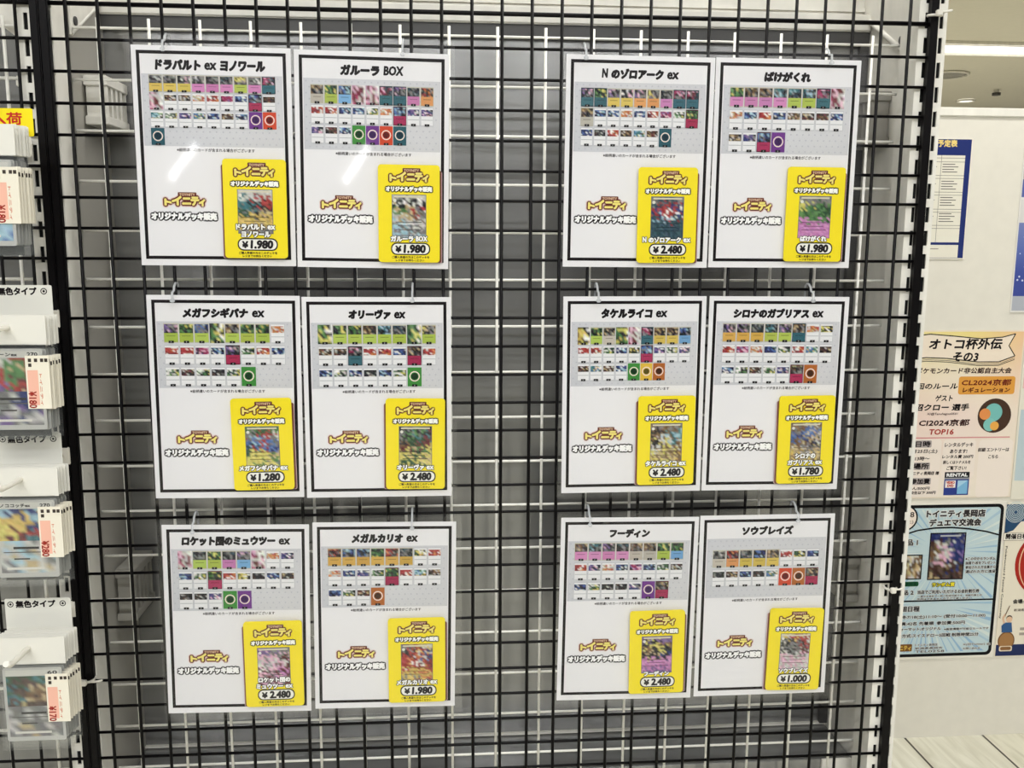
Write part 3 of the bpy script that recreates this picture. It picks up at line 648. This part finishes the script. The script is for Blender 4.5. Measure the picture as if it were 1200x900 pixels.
# tournament poster
u1, v0 = wl(1194, 387); u1 = wl(1193, 480)[0]; v1 = box(1085, 388, 1190, 583)[3]; u0 = u1 - 292
t = poster('tournament_poster', 'cream tournament poster with drawn ribbon title and orange box on the wall', u0, v0, u1, v1, (234, 220, 202))
k = Ink()
k.grid(u0 + 3, v0 + 3, u1 - 3, v1 - 3, [[(236, 222, 160), (236, 218, 140), (236, 196, 150)], [(240, 224, 196), (238, 226, 204), (236, 208, 184)], [(238, 212, 200), (240, 220, 210), (238, 224, 208)], [(240, 224, 214), (240, 226, 214), (238, 226, 210)], [(240, 230, 216), (240, 230, 216), (238, 228, 212)]], 1)
rib = [(1070, 394), (1090, 391.5), (1120, 394), (1150, 397), (1175, 395), (1190, 391), (1182, 405), (1189, 417), (1170, 424), (1145, 424), (1110, 420), (1085, 419), (1070, 421)]
RP = [wl(*q) for q in rib]; k.poly(RP[::-1], (240, 226, 208), 2); k.line(RP, 2.3, K, 3)
k.line([(q[0], q[1] + 5) for q in RP[7:]], 1.2, (90, 84, 80), 3); k.line([(q[0], q[1] + 8.5) for q in RP[7:]], 1.6, K, 3)
T = lambda s_, bx, c=K, bold=.5, lay=3, sh=0.12: k.text(s_, *box(*bx), c, lay, bold, sh)
T('オトコ杯外伝', (1089, 397, 1174, 409), K, 1.1); T('その3', (1117, 413, 1146, 423), K, 1.0)
T('ポケモンカード非公認自主大会', (1073, 431, 1185, 437.5), (64, 44, 40), .5); T('今回のルール', (1064, 449, 1122, 456), K, .55)
k.rrect(*box(1123, 441, 1189, 462), 6, (222, 158, 72), 2); T('CL2024京都', (1127, 444.5, 1185, 451.5), (110, 40, 30), .6); T('レギュレーション', (1128, 454, 1183, 459.5), (90, 34, 26), .6)
T('ゲスト', (1096, 463, 1116, 470), K, .5); T('沼クロー 選手', (1072, 473.5, 1135, 481), K, .7); T('X/@Tanuhagoo0501', (1086, 483.5, 1122, 486.8), (90, 70, 64), .2)
T('CI2024京都', (1077, 491.5, 1136, 499), (60, 36, 34), .7); T('TOP16', (1089, 503, 1117, 509), (170, 56, 48), .6)
cu, cv = wl(1165, 487); k.disc(cu, cv, 42, (74, 54, 44), 2, 32); k.disc(cu - 3, cv - 8, 22, (122, 190, 186), 3, 24); k.disc(cu - 24, cv - 4, 14, (226, 146, 84), 3.6, 20); k.disc(cu - 10, cv + 22, 16, (130, 196, 190), 4.2, 20); k.disc(cu + 2, cv + 25, 11, (234, 172, 84), 5, 20)
k.rect(*box(1068, 512, 1183, 513.4), (216, 150, 150), 2)
for bx in ((1066, 515, 1101, 582), (1104, 515, 1142, 560), (1145, 515, 1184, 582)): k.rrect(*box(*bx), 8, (242, 230, 220), 2)
for s_, bx in (('日時', (1073, 517, 1090, 523.5)), ('場所', (1070, 543, 1088, 549.5)), ('参加費', (1067, 561, 1089, 567))):
    a, b, c_, d = box(*bx); k.rrect(a - 3, b - 2, c_ + 3, d + 2, 3, (178, 168, 166), 3); k.text(s_, a, b, c_, d, K, 4, .6)
for s_, bx in (('6月25日(土)', (1065, 526.5, 1098, 531.5)), ('13時〜', (1072, 535, 1089, 539.5)), ('トイニティ長岡店 様', (1062, 552.5, 1100, 556.5)), ('1人/500円', (1066, 570.5, 1089, 574)), ('高校生以下 300円', (1062, 575.5, 1096, 579)),
               ('レンタルデッキ', (1107, 518.5, 1140, 523.5)), ('あります!', (1113, 526.5, 1133, 531)), ('レンタル費 200円', (1104, 533, 1140, 537)), ('詳しくはトナメルを', (1105, 539.5, 1137, 543.5)), ('ご覧下さい!', (1109, 546, 1132, 550.5)), ('詳細 エントリーは', (1146, 524.5, 1182, 529)), ('こちら', (1158, 533, 1169, 537))):
    T(s_, bx, (52, 40, 38), .35, 3, .1)
a, b, c_, d = box(1106, 553, 1135, 580); k.rect(a, b, c_, d, (52, 66, 140), 3); k.rect(a, b, c_, b + 14, (34, 34, 40), 4); k.rect(a, b + 14, c_, b + 18, (150, 150, 156), 4); k.text('RENTAL', a + 5, b + 3.5, c_ - 5, b + 11, (240, 240, 240), 5, .6)
k.rect(a + 3, b + 21, a + 29, b + 39, (240, 234, 230), 4); k.text('VIDEO', a + 6, b + 23, a + 26, b + 29, (190, 60, 50), 5, .5); k.text('DVD', a + 9, b + 31, a + 24, b + 37, (190, 60, 50), 5, .5); k.rect(a + 34, b + 21, c_ - 3, d - 3, (128, 184, 222), 4); k.poly([(a + 34, b + 21), (a + 34, b + 40), (c_ - 3, b + 21)], (170, 210, 234), 5)
k.build('poster_print', t, PF)
# exchange meeting poster
u1 = wl(1171, 680)[0]; v0 = box(1100, 588, 1170, 600)[1]; v1 = box(1070, 600, 1160, 771)[3]; u0 = u1 - 292
t = poster('event_poster', 'pale blue event poster with rays and thick black rounded border, lowest left on the wall', u0, v0, u1, v1, (234, 230, 220))
k = Ink(); a, b, c_, d = u0 + 5, v0 + 6, u1 - 5, v1 - 6
k.rrect(a, b, c_, d, 14, (22, 22, 24), 1); a += 8; b += 8; c_ -= 8; d -= 8; k.rrect(a, b, c_, d, 9, (194, 214, 220), 2)
rnd = random.Random(3); ru, rv = (a + c_) / 2, b + 95
def rays(cu, cv, lo, hi, n):
    for i in range(n):
        th = 2 * math.pi * (i + rnd.random() * .5) / n; w_ = rnd.uniform(.02, .05); R = 400
        def hit(t_):
            dx, dy = math.cos(t_), math.sin(t_); L = min((c_ - 1 - cu) / dx if dx > 0 else (a + 1 - cu) / dx if dx < 0 else 1e9, (hi - cv) / dy if dy > 0 else (lo - cv) / dy if dy < 0 else 1e9); return (cu + dx * L, cv + dy * L)
        p0, p1 = hit(th), hit(th + w_); q = rnd.uniform(.25, .5); s0 = (cu + (p0[0] - cu) * q, cv + (p0[1] - cv) * q)
        k.poly([s0, p0, p1], rnd.choice([(150, 184, 212), (172, 200, 216), (214, 226, 224), (160, 192, 214)]), 3 + .015 * i)
vm = box(1080, 703, 1160, 705)[1]
rays(ru, b + 110, b + 4, vm - 2, 46); rays(ru - 40, vm + 6, vm + 4, d - 4, 60)
k.rect(a, vm - 2, c_, vm + 2, (22, 22, 24), 4)
arc = [wl(x, y) for x, y in ((1055, 628), (1075, 621.5), (1095, 618.6), (1115, 618), (1135, 619.5), (1155, 622.5), (1172, 627))]; k.line(arc, 4, (22, 22, 24), 4)
cu, cv = wl(1060, 607); k.disc(cu, cv, 33, (22, 22, 24), 5, 30); k.disc(cu, cv, 29, (240, 226, 214), 6, 30); k.text('7/18', *box(1053, 600, 1071, 606), (70, 60, 56), 7, .4); k.text('(土)', *box(1060, 609, 1070, 614), (120, 100, 96), 7, .2)
OT = lambda s_, bx, o=1.2, bo=.7, c=(52, 48, 50), oc=(222, 224, 222): k.otext(s_, *box(*bx), c, oc, o, 7, bo)
OT('トイニティ長岡店', (1086, 597.5, 1154, 605.5), 2, 1.0); OT('デュエマ交流会', (1089, 608, 1149, 616), 2, 1.0)
OT('賞品 1', (1054, 632, 1075, 639)); OT('賞品 2', (1050, 691.5, 1070, 697)); OT('詳細日程', (1048, 710.5, 1077, 716.5))
q = box(1088, 624, 1130, 679); k.rect(*q, (30, 28, 34), 5); k.grid(q[0] + 3, q[1] + 3, q[2] - 3, q[3] - 3, artgrid("BBBBs NlsBB nPlBv nlPvB sPlBB NnNBN NNNNn dNkNN".split(), 18, 14, rnd, 1.2, 20), 6); k.rect(q[0] + 26, q[1] + 6, q[2] - 14, q[1] + 10, (180, 182, 190), 7)
q = box(1050, 650, 1080, 679); k.rect(*q, (30, 28, 30), 5); k.grid(q[0] + 3, q[1] + 3, q[2] - 3, q[3] - 3, artgrid("ndln lNdn nldN lnnl".split(), 9, 12, rnd, 1.2, 22), 6)
k.rrect(*box(1058, 681.5, 1076, 687), 4, (28, 84, 52), 6); k.text('優勝賞', *box(1060, 682.5, 1074, 686), (20, 60, 40), 7, .2)
OT('ランダム賞', (1092, 682.5, 1118, 687), 1.4, .6, (232, 214, 60), (30, 60, 30))
for i, s_ in enumerate(('※この中からランダム', '抽選で1枚をプレゼント', '参加された方全員から', '選ばれた方に進呈')): OT(s_, (1131, 652.5 + i * 5, 1166, 656 + i * 5), 1.0, .3)
OT('当店でご利用いただけるお会計割引券', (1075, 690.8, 1147, 695), 1.1, .4); OT('一度のお会計で一枚ご利用可能です。他割引券との', (1075, 696.6, 1150, 699), .7, .15); OT('併用はできませんのでご了承ください', (1074, 700, 1138, 702.3), .7, .15)
OT('日時:7/18(土)11:10〜 (受付10:00〜11:00)', (1050, 720, 1154, 724.4), 1.1, .4); OT('定員:42名 先着順  参加費:500円', (1050, 728, 1130, 732), 1.1, .4)
OT('フォーマット:オリジナル', (1050, 735.2, 1102, 738.6), 1.1, .4); OT('※殿堂構築が可能なルールです', (1106, 735, 1158, 737.6), .8, .2); OT('大会方式:スイスドロー5回戦 制限時間25分', (1046, 742, 1146, 746), 1.1, .4)
lu, lv = wl(1050, 756); lu2, lv2 = wl(1068, 763); k.rrect(lu - 14, lv - 2, lu2, lv2, 3, (122, 84, 44), 6); k.text('トイニティ', lu - 10, lv + 2, lu2 - 3, lv2 - 3, (226, 190, 90), 7, .5)
for i, s_ in enumerate(('トイニティ長岡店', '新潟県長岡市', 'TEL0258')): OT(s_, (1072, 754 + i * 3.8, (1098, 1104, 1106)[i], 756.6 + i * 3.8), .8, .15)
OT('X(旧Twitter) @', (1128, 753, 1160, 756), .8, .15); OT('お問い合わせ', (1128, 758, 1148, 760.6), .8, .15)
k.build('poster_print', t, PF)
# festival poster, cut by the right edge of the photo
u0 = wl(1173, 680)[0]; v0 = box(1178, 589, 1210, 600)[1]; v1 = box(1166, 700, 1200, 769)[3]; u1 = u0 + 285
t = poster('festival_poster', 'cream festival poster with red lantern and drummer at the lower right edge', u0, v0, u1, v1, (234, 226, 208))
k = Ink(); vb = box(1170, 755, 1200, 768)
k.rect(u0 + 2, vb[1], u1 - 2, v1 - 2, (42, 52, 92), 1)
a, b = wl(1180, 591); NVB = (44, 76, 110)
k.poly([(a, b), (a, b + 74), (a + 22, b + 66), (a + 40, b + 44), (a + 240, b + 30), (a + 240, b)], NVB, 1)
for q in range(6): k.ring(a + 24, b + 20, 5 + q * 4, 6.6 + q * 4, (196, 212, 214), 2, 20)
for q in range(5): k.line([(a + 48, b + 3 + q * 6), (a + 120, b + 5 + q * 6), (a + 238, b + 2 + q * 6)], 1.6, (196, 212, 214), 2)
k.rect(a - 2, b + 72, a + 70, b + 92, (240, 236, 224), 3); k.frame(a - 2, b + 72, a + 70, b + 92, 1, (120, 100, 80), 4); k.text('開催日程', a + 4, b + 75, a + 60, b + 88, (40, 36, 36), 4, .6)
lu, lv = wl(1227, 660); k.disc(lu, lv, 84, (168, 44, 36), 2, 40, 88); 
for q in (74, 46, 18): k.poly([(lu + q * math.cos(2 * math.pi * i / 40), lv - 86 * math.sin(2 * math.pi * i / 40)) for i in range(40)], (232, 196, 160) if 1 else 0, 3); k.poly([(lu + (q - 3) * math.cos(2 * math.pi * i / 40), lv - 85 * math.sin(2 * math.pi * i / 40)) for i in range(40)], (172, 48, 38), 4) 
ta = wl(1176, 640); tb = wl(1172.5, 722); k.text('Pokémoncard Festival Community', ta[0] + 4, ta[1], ta[0] + 10, tb[1] + 6, (70, 64, 60), 2, .2, rot=1)
q = box(1187, 702, 1210, 707); k.text('会場:長岡', *q, (40, 36, 36), 2, .5); q = box(1188, 713, 1212, 716); k.text('新潟県長岡市', *q, (120, 110, 100), 2, .2)
for q in ((1195, 735), (1194, 741)): bx = box(q[0], q[1], q[0] + 14, q[1] + 3); k.rect(*bx, (170, 160, 150), 2)
du, dv = wl(1179, 747)
k.disc(du, dv + 8, 22, (122, 86, 54), 3, 24, 24); k.disc(du, dv + 8, 19, (164, 122, 78), 4, 24, 21); k.rrect(du - 17, dv + 22, du + 17, dv + 36, 4, (228, 214, 190), 5); k.rrect(du - 14, dv + 24, du + 14, dv + 33, 4, (140, 100, 64), 6)
k.poly([(du - 14, dv - 14), (du - 16, dv - 32), (du - 8, dv - 40), (du + 10, dv - 40), (du + 14, dv - 14)], (56, 92, 140), 5); k.disc(du + 3, dv - 48, 8, (226, 190, 160), 6, 16); k.disc(du + 3, dv - 51, 8, (50, 40, 38), 5, 16); k.line([(du + 5 - 14, dv - 38), (du - 14, dv - 52), (du - 8, dv - 62)], 5, (226, 190, 160), 6); k.line([(du - 9, dv - 58), (du + 1, dv - 84)], 2, (110, 80, 56), 6)
k.build('poster_print', t, PF)
# starry poster and pale striped poster at the far right
u0, v0 = wl(1187.5, 360); u0 = wl(1191, 280)[0]; v0 = box(1194, 172, 1200, 180)[1]; v1 = box(1188, 300, 1195, 366)[3]; u1 = u0 + 285
t = poster('starry_poster', 'white and night blue starry poster cut off by the upper right edge', u0, v0, u1, v1, (226, 224, 220))
k = Ink(); q = box(1190, 210, 1200, 231); k.rect(u0 + 3, v0 + 4, u1 - 3, q[1], (190, 186, 178), 1); k.rect(u0 + 3, q[1], u1 - 3, q[3], (96, 108, 168), 1); q2 = box(1190, 261, 1200, 347); k.rect(u0 + 3, q[3] + 6, u1 - 3, q2[1], (216, 214, 212), 1)
k.grid(u0 + 3, q2[1], u1 - 3, q2[3], [[(120, 132, 184)] * 4, [(96, 112, 176)] * 4, [(70, 84, 156)] * 4, [(66, 78, 150)] * 4], 1); k.rect(u0 + 3, q2[3], u1 - 3, v1 - 4, (176, 180, 190), 1)
rnd = random.Random(5)
for i in range(70): k.disc(rnd.uniform(u0 + 6, u1 - 6), rnd.uniform(q2[1] + 3, q2[3] - 3), rnd.choice((1.2, 1.6, 2.4, 4)), (206, 214, 234), 2, 8)
k.build('poster_print', t, PF)
u0 = wl(1194.5, 470)[0]; v0 = box(1196, 384, 1204, 392)[1]; v1 = box(1192, 500, 1200, 585)[3]; u1 = u0 + 285
t = poster('pastel_poster', 'pale pink and blue poster cut by the right edge beside the ribbon poster', u0, v0, u1, v1, (230, 226, 212))
k = Ink(); q = box(1196, 396, 1204, 455); k.rect(u0 + 5, q[1], u1 - 5, q[3], (232, 190, 178), 1); q = box(1196, 480, 1204, 563); k.rect(u0 + 5, q[1], u1 - 5, q[3], (190, 206, 212), 1); k.disc(u0 + 140, v0 + 110, 50, (240, 226, 170), 2)
k.build('poster_print', t, PF)
